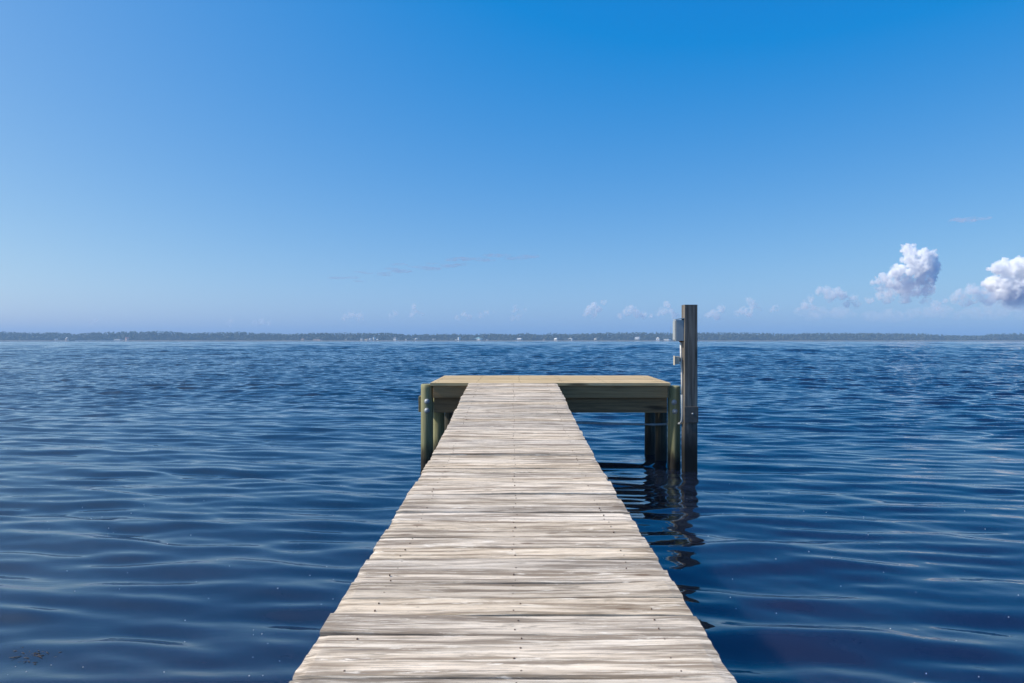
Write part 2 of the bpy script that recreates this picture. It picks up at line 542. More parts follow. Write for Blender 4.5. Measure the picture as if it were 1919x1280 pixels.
# platform deck, new boards
PF, PB = 9.515, 11.40
pd = Boards()
nb = 13
pw = (PB - PF) / nb
for k in range(nb):
    y0 = PF + k * pw
    t = (k + 0.5) / nb
    pd.plank(-1.153 + 0.012 * t + random.gauss(0, 0.002), 2.197 + 0.06 * t + random.gauss(0, 0.002), y0 + pw / 2 - 0.002, pw - 0.008, 0.038,
             (lambda yy: 1.188), random.random(), nx=60, cup=0.0004, tilt=random.gauss(0, 0.003), wob=0.0006, edge=0.003)
    for nx_ in (-1.08, -0.5, 0.1, 0.7, 1.3, 2.1):
        for u in (-0.5, 0.5):
            pd.nail(nx_ + random.gauss(0, 0.01), y0 + pw / 2 + u * pw * 0.5, 1.1885, 0.0035)
plat = pd.build('platform_deck', [M_new, M_nail], dock)
tag(plat, 'fresh yellow pine boards of the end platform')

def beam(name, x0, x1, y0, y1, z0, z1, mat, parent=dock, bev=0.004):
    return rnd_attr(obj(name, box(bmesh.new(), x0, x1, y0, y1, z0, z1, bev), mat, parent), random.random())
beam('rim_joist', -1.118, 2.163, 9.545, 9.585, 0.975, 1.146, M_rim)
beam('rim_joist', -1.100, 2.215, 11.33, 11.37, 0.975, 1.146, M_rim)
beam('rim_joist', -1.118, -1.078, 9.588, 11.327, 0.975, 1.146, M_joist)
beam('rim_joist', 2.160, 2.200, 9.588, 11.327, 0.975, 1.146, M_joist)
for jx in (-0.6, -0.05, 0.5, 1.05, 1.6):
    beam('joist', jx - 0.02, jx + 0.02, 9.588, 11.327, 0.975, 1.146, M_joist)
beam('support_beam', -1.108, 2.172, 9.60, 9.69, 0.762, 0.972, M_beam)
beam('support_beam', -0.95, 2.115, 11.0, 11.09, 0.762, 0.972, M_beam)
beam('side_brace', -1.336, -1.300, 9.66, 11.2, 0.765, 0.985, M_joist)

def pile(x, y, r, top, parent=dock, mat=M_pile, lean=(0, 0), label=None):
    bm = bmesh.new()
    n = 28
    zs = [z for z in (-0.7, -0.3, 0.0, 0.15, 0.35, 0.55, 0.75, 0.95) if z < top - 0.1] + [top - 0.06, top - 0.012, top]
    rings = []
    sd = random.random() * 100
    for z in zs:
        rr = r * (1.03 - 0.05 * (z + 0.7) / 2.0)
        if z == top: rr -= 0.012
        ring = []
        for k in range(n):
            a = 2 * math.pi * k / n
            q = rr * (1 + 0.035 * mnoise.noise(Vector((math.cos(a) * 1.3 + sd, math.sin(a) * 1.3, z * 1.1))))
            ring.append(bm.verts.new((x + lean[0] * z + q * math.cos(a), y + lean[1] * z + q * math.sin(a), z)))
        rings.append(ring)
    for a, b in zip(rings[:-1], rings[1:]):
        for k in range(n): bm.faces.new((a[k], a[(k + 1) % n], b[(k + 1) % n], b[k])).smooth = True
    bm.faces.new(rings[-1])
    o = rnd_attr(obj('pile', bm, mat, parent, origin=(x, y, 0)), random.random())
    return o
p1 = pile(-1.212, 9.645, 0.088, 1.163)
p2 = pile(2.279, 9.650, 0.090, 1.138)
for p, x, z in ((p1, -1.202, 0.922), (p1, -1.202, 0.795), (p2, 2.262, 0.910), (p2, 2.272, 0.783)):
    yc = (9.645 if p is p1 else 9.650) - 0.084
    obj('bolt', dome(bmesh.new(), (x, yc, z), 0.029, 0.026), M_galv, p)
pile(-1.105, 10.20, 0.085, 1.135)
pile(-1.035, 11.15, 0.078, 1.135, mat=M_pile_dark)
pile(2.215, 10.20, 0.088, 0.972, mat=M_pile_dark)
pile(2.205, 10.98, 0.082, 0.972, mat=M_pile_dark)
for yy in (7.3, 4.6, 1.9, -0.8):                       # carry the walkway, under its edges
    for sx in (-0.39, 0.39):
        pile(sx, yy, 0.075, zdeck(yy) - 0.06)

# ------------------------------------------------------------------ post with its electrics
PX0, PX1, PYF, PYB = 2.352, 2.534, 9.36, 9.53
post = empty('utility_post', (2.443, 9.445, 0), 'tall square weathered timber post standing in the water beside the platform', 'post')
bm = bmesh.new()
nz = 24
prev = None
for k in range(nz + 1):
    z = -0.7 + (2.283 + 0.7) * k / nz
    ring = []
    c = 0.008
    for (x, y2) in ((PX0 + c, PYF), (PX1 - c, PYF), (PX1, PYF + c), (PX1, PYB - c), (PX1 - c, PYB), (PX0 + c, PYB), (PX0, PYB - c), (PX0, PYF + c)):
        j = 0.0035
        ring.append(bm.verts.new((x + j * mnoise.noise(Vector((x * 3, y2 * 5, z * 2.2))), y2 + j * mnoise.noise(Vector((y2 * 3, x * 5, z * 2.2 + 9))), z)))
    if prev:
        for q in range(8): bm.faces.new((prev[q], prev[(q + 1) % 8], ring[(q + 1) % 8], ring[q]))
    prev = ring
bm.faces.new(prev)
rnd_attr(obj('timber', bm, M_post, post), 0.37)
plate = rnd_attr(obj('mounting_board', box(bmesh.new(), 2.350, 2.537, 9.335, 9.357, 0.652, 0.872, 0.004), M_plate, post), 0.2)
obj('bolt', dome(bmesh.new(), (2.46, 9.335, 0.775), 0.011, 0.012), M_galv, plate)

ebox = empty('electrical_box', (2.29, 9.44, 1.78), 'grey metal electrical box mounted on the left side of the post', 'electrical box')
bx0, bx1 = 2.236, 2.349
obj('housing', box(bmesh.new(), bx0, bx1, 9.375, 9.515, 1.785, 2.072, 0.006), M_box, ebox)
bm = bmesh.new()
# lid with sloped rain cap
vs = [(bx0 - 0.006, 9.365, 2.075), (bx1, 9.365, 2.088), (bx1, 9.522, 2.088), (bx0 - 0.006, 9.522, 2.075),
      (bx0 - 0.006, 9.365, 2.084), (bx1, 9.365, 2.102), (bx1, 9.522, 2.102), (bx0 - 0.006, 9.522, 2.084)]
vv = [bm.verts.new(v) for v in vs]
for f in ((0, 3, 2, 1), (4, 5, 6, 7), (0, 1, 5, 4), (2, 3, 7, 6), (1, 2, 6, 5), (0, 4, 7, 3)): bm.faces.new([vv[q] for q in f])
obj('rain_cap', bm, M_box, ebox)
obj('door', box(bmesh.new(), bx0 - 0.010, bx0 - 0.001, 9.382, 9.508, 1.80, 2.06, 0.003), M_box, ebox)
obj('hub', tube(bmesh.new(), [(2.318, 9.43, 1.786), (2.318, 9.43, 1.755)], 0.020, 14), M_rust, ebox)

cond = tube(bmesh.new(), [(2.318, 9.43, 1.757), (2.322, 9.43, 1.55), (2.334, 9.43, 1.38), (2.336, 9.43, 1.20), (2.336, 9.43, 1.03)], 0.0125, 12)
tag(obj('conduit', cond, M_pvc, origin=(2.336, 9.43, 1.03)), 'thin white plastic conduit running down the left side of the post', 'pipe')

outb = empty('outlet_box', (2.29, 9.43, 1.43), 'small beige outlet box on a bracket beside the white conduit', 'outlet box')
obj('housing', box(bmesh.new(), 2.234, 2.296, 9.39, 9.47, 1.452, 1.560, 0.006), M_out, outb)
obj('cover', box(bmesh.new(), 2.226, 2.232, 9.385, 9.475, 1.437, 1.566, 0.002), M_out, outb)
obj('bracket', box(bmesh.new(), 2.298, 2.351, 9.452, 9.462, 1.485, 1.545, 0.001), M_galv, outb)

pts = [(2.336, 9.43, 1.029), (2.340, 9.43, 0.9), (2.341, 9.425, 0.75), (2.338, 9.43, 0.67), (2.322, 9.46, 0.628), (2.33, 9.62, 0.607), (2.29, 9.765, 0.592), (2.17, 9.775, 0.577)]
for x in np.linspace(2.0, -0.5, 14):
    t = (2.0 - x) / 2.5
    pts.append((x, 9.765, 0.573 + 0.085 * t * t + 0.03 * t + 0.004 * math.sin(7 * t)))
cb = tube(bmesh.new(), pts, 0.016, 10)
tag(obj('power_cable', cb, M_cable, origin=(0.6, 9.765, 0.6)), 'grey cable sagging under the platform towards the tall post', 'cable')

# ------------------------------------------------------------------ bits on the water
def specks():
    bm = bmesh.new()
    n = 0
    while n < 170:
        d = random.uniform(3.2, 9.0); a = R(random.uniform(-42, 42))
        x, yv = d * math.sin(a), d * math.cos(a)
        if abs(x) < 0.75: continue
        if mnoise.noise(Vector((x * 0.7, yv * 0.9, 3.3))) < -0.05 and random.random() < 0.75: continue
        if d > 6 and random.random() < 0.6: continue
        z = float(wave_h(np.array([x]), np.array([yv]))[0])
        r = random.uniform(0.0018, 0.0042)
        mt = Matrix.Translation((x, yv, z + 0.0006)) @ Matrix.Diagonal((r, r, r * 0.7, 1))
        bmesh.ops.create_icosphere(bm, subdivisions=1, radius=1.0, matrix=mt)
        n += 1
    o = obj('foam_specks', bm, plain('foam', (0.5, 0.53, 0.58), 0.4), smooth=True)
    tag(o, 'tiny white foam bubbles scattered on the water beside the walkway', 'foam', kind='stuff')
specks()

def weed():
    bm = bmesh.new()
    cx, cy = -2.66, 3.83
    for k in range(34):
        x = cx + random.gauss(0, 0.09) - 0.05; yv = cy + random.gauss(0, 0.035)
        z = float(wave_h(np.array([x]), np.array([yv]))[0])
        a = random.uniform(0, 6.28); ln = random.uniform(0.02, 0.07)
        up = random.uniform(0.0, 0.004)
        tube(bm, [(x, yv, z - 0.004), (x + ln * 0.5 * math.cos(a), yv + ln * 0.3 * math.sin(a), z + up), (x + ln * math.cos(a), yv + ln * 0.6 * math.sin(a), z + up * 0.4)],
             [0.0022, 0.0018, 0.0006], 5)
    o = obj('floating_weed', bm, plain('dry_weed', (0.07, 0.05, 0.03), 0.8, 0, 0.4, 60), origin=(cx, cy, 0))
    tag(o, 'brown clump of floating weed near the lower left corner of the water', 'weed', kind='stuff')
weed()

# ------------------------------------------------------------------ far shore
SHY = 1350.0
def sx(px, yy=SHY): return (px - 961.0) / F * yy
M_land = plain('marsh_ground', (0.145, 0.12, 0.09), 0.95, 0, 0.35, 0.05)
def shore():
    bm = bmesh.new()
    xs = np.linspace(-2250, 2250, 240)
    prev = None
    rows = ((-8, -1.0), (0, 0.25), (3, 0.8), (18, 1.1), (150, 2.0))
    for x in xs:
        col = []
        wob = 7 * mnoise.noise(Vector((x * 0.006, 0, 0))) + 3 * mnoise.noise(Vector((x * 0.03, 4, 0)))
        bowl = -max(0, abs(x) - 1400) * 0.45
        for dy, z in rows:
            yy = min(SHY + dy + wob + bowl, 2300)
            col.append(bm.verts.new((x, yy, z + (0.25 * mnoise.noise(Vector((x * 0.02, dy, 2))) if z > 0 else 0))))
        if prev:
            for k in range(len(rows) - 1): bm.faces.new((prev[k], col[k], col[k + 1], prev[k + 1])).smooth = True
        prev = col
    tag(obj('far_shore', bm, M_land), kind='structure')
shore()

PROFILE = [(-400, 621), (0, 619), (60, 622), (100, 620), (140, 623), (180, 621), (230, 619.5), (270, 618.5), (310, 618.5), (345, 621), (400, 621), (455, 619.5),
           (480, 621.5), (515, 622), (530, 624), (570, 623), (600, 621), (620, 622), (660, 622), (730, 621.5), (760, 625), (850, 624), (880, 625), (905, 623), (960, 624),
           (985, 622.3), (1010, 625.5), (1040, 622.5), (1070, 624), (1120, 621.5), (1180, 620.5), (1240, 621), (1320, 621), (1370, 621), (1439, 622), (1475, 623.5),
           (1510, 622), (1590, 621.5), (1650, 622), (1720, 623), (1780, 626), (1830, 627), (1850, 624.5), (1919, 622), (2300, 622)]
def ico():
    bm = bmesh.new(); bmesh.ops.create_icosphere(bm, subdivisions=1, radius=1.0)
    v = np.array([x.co[:] for x in bm.verts]); f = np.array([[q.index for q in x.verts] for x in bm.faces]); bm.free()
    return v, f

def mesh_np(name, V, Fc, mats, smooth=False, rnd=None):
    me = bpy.data.meshes.new(name)
    n = Fc.shape[1]
    me.vertices.add(len(V)); me.vertices.foreach_set('co', V.astype(np.float32).ravel())
    me.loops.add(Fc.size); me.loops.foreach_set('vertex_index', Fc.astype(np.int32).ravel())
    me.polygons.add(len(Fc)); me.polygons.foreach_set('loop_start', (np.arange(len(Fc)) * n).astype(np.int32))
    me.polygons.foreach_set('use_smooth', np.full(len(Fc), smooth))
    me.update(calc_edges=True); me.validate()
    if rnd is not None:
        a = me.attributes.new('rnd', 'FLOAT', 'POINT'); a.data.foreach_set('value', rnd.astype(np.float32))
    return link(name, me, mats)

def woods():
    m = NT('woods_foliage')
    at = m.n('Attribute', attribute_name='rnd')
    n = m.noise(pos(m), 0.35, 4)
    c = m.mix(at.outputs['Fac'], (0.026, 0.036, 0.024), (0.058, 0.058, 0.036))
    c = m.mix(m.mapr(n, 0.35, 0.7), c, (0.045, 0.055, 0.028))
    m.set(Base_Color=c, Roughness=0.9)
    v0, f0 = ico()
    Vs, Fs, Rn = [], [], []
    off = 0
    for row in range(4):
        yy0 = SHY + 16 + row * 13
        x = -2250.0
        while x < 2250:
            x += rng.uniform(3.0, 6.5)
            wob = 7 * mnoise.noise(Vector((x * 0.006, 0, 0)))
            yy = yy0 + rng.uniform(-5, 5) + wob - max(0, abs(x) - 1400) * 0.45
            px = 961 + x / yy * F
            top = np.interp(px, [p[0] for p in PROFILE], [p[1] for p in PROFILE])
            H = (636 - top) * yy / F + CAMZ
            H = H * (rng.uniform(0.86, 1.03) if row else rng.uniform(0.35, 0.9))
            tone = float(np.clip(0.45 + 0.6 * mnoise.noise(Vector((x * 0.012, row * 3, 7))) + rng.normal(0, 0.22), 0, 1))
            wdt = rng.uniform(3.0, 5.5)
            nb = 9
            for b in range(nb):
                t = (b + rng.uniform(0, 1)) / nb
                rr = wdt * (0.35 + 0.45 * math.sin(math.pi * min(1, 0.15 + 0.85 * t))) * rng.uniform(0.6, 1.05)
                c = np.array([x + rng.normal(0, wdt * 0.42), yy + rng.normal(0, wdt * 0.42), 1.2 + (H - 1.2 - rr * 0.8) * t])
                Vs.append(v0 * np.array([rr, rr, rr * rng.uniform(0.6, 1.0)]) * rng.uniform(0.75, 1.2, (len(v0), 1)) + c)
                Fs.append(f0 + off); off += len(v0)
                Rn.append(np.full(len(v0), np.clip(tone + rng.normal(0, 0.12), 0, 1)))
    o = mesh_np('far_woods', np.vstack(Vs), np.vstack(Fs), m.m, False, np.concatenate(Rn))
    tag(o, 'long dark band of pine and broadleaf trees across the far shore', 'woods', kind='stuff')
woods()

def marsh():
    # pale reeds at the waterline
    n = 9000
    x = rng.uniform(-2200, 2200, n); keep = np.array([mnoise.noise(Vector((q * 0.004, 1, 1))) + 0.25 * mnoise.noise(Vector((q * 0.03, 5, 1))) > -0.25 for q in x]); x = x[keep]; n = len(x)
    wob = np.array([7 * mnoise.noise(Vector((q * 0.006, 0, 0))) for q in x])
    yy = SHY + rng.uniform(0, 12, n) + wob - np.maximum(0, np.abs(x) - 1400) * 0.45
    h = rng.uniform(0.5, 1.4, n); wd = rng.uniform(0.5, 1.4, n)
    base = np.array([[-1, -0.3, 0], [1, -0.3, 0], [0, 0.5, 0], [0.2, 0, 1]])
    V = base[None] * np.stack([wd, wd, h], -1)[:, None, :] + np.stack([x, yy, np.full(n, 0.3)], -1)[:, None, :]
    fc = np.array([[0, 1, 3], [1, 2, 3], [2, 0, 3]])
    Fc = (fc[None] + 4 * np.arange(n)[:, None, None]).reshape(-1, 3)
    o = mesh_np('marsh_reeds', V.reshape(-1, 3), Fc, plain('dry_reeds', (0.19, 0.15, 0.105), 0.9, 0, 0.3, 0.1))
    tag(o, 'pale dry reeds lining the waterline of the far shore', 'reeds', kind='stuff')
marsh()

HM = {}
def hmat(c, nm):
    if c not in HM: HM[c] = plain(nm, c, 0.7, 0, 0.06, 1.0)
    return HM[c]
WHITE, CREAM, TAN, PINK, GREYW = (0.80, 0.80, 0.78), (0.66, 0.60, 0.50), (0.48, 0.36, 0.25), (0.62, 0.43, 0.36), (0.42, 0.42, 0.42)
TEAL, DARK, BROWN, RED, WROOF = (0.16, 0.33, 0.34), (0.12, 0.12, 0.13), (0.26, 0.17, 0.12), (0.42, 0.17, 0.12), (0.72, 0.72, 0.70)
M_glass = plain('dark_window', (0.03, 0.04, 0.05), 0.2)
def house(px, wpx, hpx, lift, wall, roof, label, shape='gable', cat='house'):
    k = SHY / F
    X = sx(px); Wd = wpx * k; Ht = hpx * k; zb = 0.6 + lift * k
    yy = SHY + 7 + 7 * mnoise.noise(Vector((X * 0.006, 0, 0))); D = max(5.0, min(9.0, Wd * 0.7))
    nm = 'house' if cat == 'house' else cat
    h = empty(nm, (X, yy, 0), label, cat, 'white and tan buildings along the far shore')
    wh = Ht * (0.58 if shape != 'flat' else 0.85)
    bm = bmesh.new(); box(bm, X - Wd / 2, X + Wd / 2, yy, yy + D, zb, zb + wh)
    obj('wall', bm, hmat(wall, 'painted_siding'), h)
    bm = bmesh.new(); e = 0.35
    a, b, c, d = (X - Wd / 2 - e, yy - e), (X + Wd / 2 + e, yy - e), (X + Wd / 2 + e, yy + D + e), (X - Wd / 2 - e, yy + D + e)
    z0, z1 = zb + wh + 0.01, zb + Ht
    q = [bm.verts.new((*p, z0)) for p in (a, b, c, d)]
    if shape == 'gable':      # ridge along x
        t = [bm.verts.new((X - Wd / 2 - e, yy + D / 2, z1)), bm.verts.new((X + Wd / 2 + e, yy + D / 2, z1))]
        for f in ((q[0], q[1], t[1], t[0]), (q[2], q[3], t[0], t[1]), (q[1], q[2], t[1]), (q[3], q[0], t[0]), (q[3], q[2], q[1], q[0])): bm.faces.new(f)
    elif shape == 'front':    # gable end towards the water
        t = [bm.verts.new((X, yy - e, z1)), bm.verts.new((X, yy + D + e, z1))]
        for f in ((q[0], q[1], t[0]), (q[1], q[2], t[1], t[0]), (q[2], q[3], t[1]), (q[3], q[0], t[0], t[1]), (q[3], q[2], q[1], q[0])): bm.faces.new(f)
    elif shape == 'hip':
        t = bm.verts.new((X, yy + D / 2, z1))
        for i2 in range(4): bm.faces.new((q[i2], q[(i2 + 1) % 4], t))
        bm.faces.new(q[::-1])
    else:
        t = [bm.verts.new((*p, z1)) for p in (a, b, c, d)]
        for i2 in range(4): bm.faces.new((q[i2], q[(i2 + 1) % 4], t[(i2 + 1) % 4], t[i2]))
        bm.faces.new(t); bm.faces.new(q[::-1])
    obj('roof', bm, hmat(roof, 'roofing'), h)
    nwin = max(1, int(Wd // 3.2))
    if Wd > 3.5:
        for i2 in range(nwin):
            xc = X - Wd / 2 + (i2 + 0.5) * Wd / nwin
            obj('window', box(bmesh.new(), xc - 0.55, xc + 0.55, yy - 0.05, yy - 0.004, zb + wh * 0.35, zb + wh * 0.75), M_glass, h)
    if lift > 0.5:
        for xc in np.linspace(X - Wd / 2 + 0.3, X + Wd / 2 - 0.3, 4):
            obj('stilt', box(bmesh.new(), xc - 0.2, xc + 0.2, yy + 0.2, yy + 0.6, -0.3, zb - 0.01), hmat(GREYW, 'stilt_wood'), h)
    h.rotation_euler.z = R(-34 + 10 * math.sin(px))        # turned a little towards the afternoon sun
house(97.5, 2.2, 3.5, 0, WHITE, WROOF, 'tiny white cottage, leftmost building on the far shore', 'front')
house(118, 6.5, 6, 0, PINK, GREYW, 'pinkish house with pale roof behind the dark boat')
house(215, 17, 2.6, 0, WHITE, WROOF, 'long low white boathouse at the left on the far shore', 'flat')
house(232.5, 5.5, 6.5, 0, PINK, RED, 'pink house with red roof right of the long low boathouse', 'front')
house(565, 8, 3.5, 0, TAN, BROWN, 'low tan house with brown roof, far left of the white cluster')
house(592, 16, 2.6, 0, PINK, TAN, 'long low pinkish building right of the low tan house', 'flat')
house(647, 3.2, 3, 0, WHITE, WROOF, 'small isolated white house left of the white cluster', 'hip')
house(675, 3.4, 4.5, 0, WHITE, GREYW, 'narrow white house with grey roof at the left of the cluster', 'front')
house(683.5, 8, 3.2, 0, CREAM, TAN, 'cream house with tan roof between two narrow white houses')
house(691, 3, 4.5, 0, WHITE, WROOF, 'narrow white house with white roof right of the cream house', 'front')
house(698, 2.6, 5.5, 1.5, WHITE, WROOF, 'tall thin white house raised behind the shore cluster', 'front')
house(704.5, 3, 2.8, 0, GREYW, WROOF, 'squat grey hut with white roof ending the shore cluster')
house(738, 5, 6, 0, WHITE, DARK, 'white house with dark roof between the two shore clusters')
house(759, 2.6, 3.2, 0, WHITE, GREYW, 'tiny white hut with grey roof left of the white hipped roof', 'front')
house(777, 4.5, 3, 1.5, GREYW, WROOF, 'grey raised house under a white hipped roof', 'hip')
house(812, 6, 3.5, 0, GREYW, GREYW, 'plain grey house with grey roof, dim against the trees')
house(853.5, 3.4, 2.4, 0, WHITE, WROOF, 'low white shed beside the tall white tower house', 'flat')
house(858.5, 3, 6, 0.5, WHITE, WHITE, 'tall narrow white tower house beside a low white shed', 'front')
house(894.5, 12, 6.5, 0, WHITE, TEAL, 'largest white house on the far shore, with a teal roof', 'hip')
house(912, 3, 3, 0, WHITE, DARK, 'small white house with dark roof right of the teal roofed house', 'front')
house(971, 11, 3.8, 0.6, GREYW, WROOF, 'wide grey house with white roof above the right half of the platform')
house(1019, 3, 2.8, 0, CREAM, BROWN, 'tiny cream house with brown roof left of the cream gabled house', 'front')
house(1041, 6, 4.5, 0, CREAM, WROOF, 'cream gabled house with white roof at the centre right')
house(1069, 8, 5, 0, WHITE, WROOF, 'broad white house with white gable roof right of the cream gabled house', 'front')
house(1116, 5, 2.8, 1.5, CREAM, WROOF, 'cream raised house under a white flat roof', 'flat')
house(1194, 8.5, 4.5, 2.2, WHITE, GREYW, 'white house on stilts with grey roof, left of the electrical box', 'gable')
house(1233, 6, 6.5, 0, WHITE, CREAM, 'white pyramid roofed house close left of the electrical box', 'hip')
house(1249.5, 11, 2.6, 0, WHITE, WROOF, 'low white building between pyramid roofed house and electrical box', 'flat')

def boat():
    X = sx(140); yy = SHY - 9
    b = empty('moored_boat', (X, yy, 0), 'dark boat moored at the left end of the pale bulkhead', 'boat')
    bm = bmesh.new()
    L, Wd = 11.0, 3.2
    secs = []
    for t in np.linspace(0, 1, 9):
        wv = Wd / 2 * (1 - 0.92 * max(0, (t - 0.55) / 0.45) ** 2)
        z1 = 1.0 + 0.6 * t ** 2
        xx = X - L / 2 + L * t
        secs.append([bm.verts.new((xx, yy - wv, z1)), bm.verts.new((xx, yy - wv * 0.6, -0.2)), bm.verts.new((xx, yy + wv * 0.6, -0.2)), bm.verts.new((xx, yy + wv, z1))])
    for a, c in zip(secs[:-1], secs[1:]):
        for k in range(4): bm.faces.new((a[k], a[(k + 1) % 4], c[(k + 1) % 4], c[k]))
    bm.faces.new(secs[0]); bm.faces.new(secs[-1][::-1])
    bmesh.ops.recalc_face_normals(bm, faces=bm.faces)
    obj('hull', bm, hmat((0.05, 0.05, 0.06), 'dark_hull'), b)
    obj('cabin', box(bmesh.new(), X - 3.0, X + 1.0, yy - 1.0, yy + 1.0, 1.15, 2.9, 0.15), hmat((0.15, 0.12, 0.11), 'cabin_paint'), b)
boat()
bm = bmesh.new(); box(bm, sx(145), sx(226), SHY - 6.5, SHY - 5.5, -0.4, 1.05)
for x in np.arange(sx(145), sx(226), 3.0): box(bm, x - 0.15, x + 0.15, SHY - 6.8, SHY - 6.51, -0.4, 1.5)
tag(obj('bulkhead', bm, hmat((0.62, 0.56, 0.48), 'pale_timber'), origin=(sx(185), SHY - 6, 0)), 'long pale timber bulkhead along the waterline at the far left', 'bulkhead')

def mast():
    X = sx(1257); yy = SHY + 60
    X = (1257 - 961) / F * yy
    t = empty('radio_mast', (X, yy, 0), 'thin grey lattice radio mast rising above the trees behind the electrical box', 'radio mast')
    bm = bmesh.new(); H = 29.0
    for (a, b) in ((-0.5, -0.4), (0.5, -0.4), (0, 0.5)):
        tube(bm, [(X + a, yy + b, 0), (X + a * 0.7, yy + b * 0.7, H)], 0.10, 5)
    for k in range(14):
        z = H * k / 14
        tube(bm, [(X - 0.5, yy - 0.4, z), (X + 0.45, yy - 0.4, z + H / 14)], 0.06, 4)
    obj('lattice', bm, hmat((0.20, 0.20, 0.22), 'mast_steel'), t)
    obj('antenna', tube(bmesh.new(), [(X, yy, H), (X, yy, H + 3)], 0.08, 5), hmat((0.20, 0.20, 0.22), 'mast_steel'), t)
mast()

# ------------------------------------------------------------------ clouds (real bodies of cloud, 20 km off)
def cloud_mat(dens, col, k, cy, base=None):
    """cloud vapour: uneven density, torn at the edges, thinning towards the base"""
    m = NT('cloud_vapour')
    m.t.nodes.remove(m.b)
    v = m.n('VolumePrincipled')
    v.inputs['Color'].default_value = (*col, 1)
    p = pos(m)
    f1 = m.noise(p, 1.0 / (11.0 * k), 5, 0.62)
    d = m.math('MULTIPLY', m.mapr(f1, 0.41, 0.58), dens * 1.6)
    if base:
        z = m.n('SeparateXYZ'); m.l(p, z.inputs[0])
        zb, zt = [CAMZ + (636 - q) * k for q in base]
        d = m.math('MULTIPLY', d, m.mapr(z.outputs[2], zb, zt, 0.01, 1.0))
    m.l(d, v.inputs['Density'])
    m.l(v.outputs[0], m.out.inputs['Volume'])
    m.m.cycles.volume_step_rate = 0.35
    return m.m

def cloud(puffs, dens, label, group=None, rough=1.0, col=(1, 1, 1), sub=14, flat=1.0, voxel=None, cy=20000.0, base=None):
    """puffs: (px, py, radius px) in the plane 20 km away; each sprouts smaller lobes, then all fuse into one closed skin"""
    k = cy / F
    CY = cy
    cx = np.mean([p[0] for p in puffs]); 
    origin = ((cx - 961) * k, CY, CAMZ + (636 - max(p[1] for p in puffs)) * k)
    bm = bmesh.new()
    for (px, py, r) in puffs:
        c = Vector(((px - 961) * k, CY + random.uniform(-0.6, 0.6) * r * k, CAMZ + (636 - py) * k))
        rr = r * k
        bmesh.ops.create_icosphere(bm, subdivisions=2, radius=1.0, matrix=Matrix.Translation(c) @ Matrix.Diagonal((rr, rr, rr * flat, 1)))
        for q in range(sub):
            a = Vector((random.gauss(0, 1), random.gauss(0, 1), random.gauss(0.35, 1))).normalized()
            a.z *= flat
            s = rr * random.uniform(0.22, 0.46)
            bmesh.ops.create_icosphere(bm, subdivisions=2, radius=1.0, matrix=Matrix.Translation(c + a * rr * random.uniform(0.72, 1.0)) @ Matrix.Diagonal((s, s, s * flat, 1)))
    me = bpy.data.meshes.new('tmp'); bm.to_mesh(me); bm.free()
    o = bpy.data.objects.new('tmp', me); COL.objects.link(o)
    rm = o.modifiers.new('r', 'REMESH'); rm.mode = 'VOXEL'; rm.voxel_size = (voxel or max(0.42, min(p[2] for p in puffs) * 0.085)) * k
    dg = bpy.context.evaluated_depsgraph_get()
    me2 = bpy.data.meshes.new_from_object(o.evaluated_get(dg))
    bpy.data.objects.remove(o)
    n = len(me2.vertices)
    co = np.empty(n * 3, np.float32); me2.vertices.foreach_get('co', co); co = co.reshape(-1, 3)
    no = np.empty(n * 3, np.float32); me2.vertex_normals.foreach_get('vector', no) if hasattr(me2, 'vertex_normals') else None
    no = no.reshape(-1, 3)
    amp = 2.0 * k * rough
    out = co.copy()
    for i2 in range(n):
        p = Vector(co[i2]) / k
        d = 0.0; f = 0.10; g = 1.0
        for oc in range(5):
            d += g * (abs(mnoise.noise(p * f + Vector((oc * 7.1, 3.3, 1.7)))) * 2 - 0.55)
            f *= 2.05; g *= 0.62
        out[i2] += no[i2] * d * amp
    me2.vertices.foreach_set('co', out.ravel())
    me2.update()
    me2.name = 'cloud'
    ob = link('cloud', me2, cloud_mat(dens, col, k, cy, base), origin=origin)
    tag(ob, label, 'cloud', group)
    return ob
G = 'cumulus clouds low over the far shore'
cloud([(1705, 469, 14), (1698, 486, 13), (1723, 482, 17), (1742, 480, 11), (1712, 503, 19), (1736, 502, 17), (1754, 499, 9), (1690, 506, 13), (1676, 512, 13), (1660, 521, 11),
       (1645, 527, 8), (1636, 531, 5), (1730, 525, 18), (1700, 530, 17), (1750, 520, 10), (1672, 535, 15), (1735, 545, 14), (1705, 548, 15), (1650, 540, 9)], 0.0145, 'tallest white cumulus cloud towering right of the post', G, rough=1.7, base=(562, 496))
cloud([(1905, 508, 27), (1885, 500, 17), (1864, 503, 13), (1895, 540, 30), (1868, 532, 18), (1940, 510, 34), (1915, 552, 28), (1872, 552, 17), (1890, 566, 16), (1930, 570, 18)], 0.0145, 'big white cumulus cloud cut off by the right edge', G, cy=22500.0, rough=1.7, base=(585, 518))
cloud([(1690, 540, 17), (1715, 542, 19), (1670, 546, 15), (1650, 553, 12), (1738, 544, 15), (1630, 562, 9), (1700, 560, 13), (1664, 562, 10), (1735, 563, 10)], 0.00352, 'dim bluish cloud bank beneath the tallest cumulus', G, flat=0.75, cy=20800.0)
cloud([(1817, 543, 12), (1803, 550, 11), (1832, 552, 13), (1789, 558, 10), (1845, 560, 14), (1812, 564, 12)], 0.00416, 'mid sized ragged white cloud left of the cut off cumulus', G, cy=16500.0)
cloud([(1757, 570, 9), (1768, 563, 6), (1748, 576, 6)], 0.00480, 'small round puff between the two big cumulus clouds', G, cy=16000.0)
cloud([(1536, 545, 10), (1550, 543, 9), (1566, 548, 11), (1580, 553, 9), (1553, 556, 11), (1520, 556, 7)], 0.00352, 'domed white cloud left of the tallest cumulus', G)
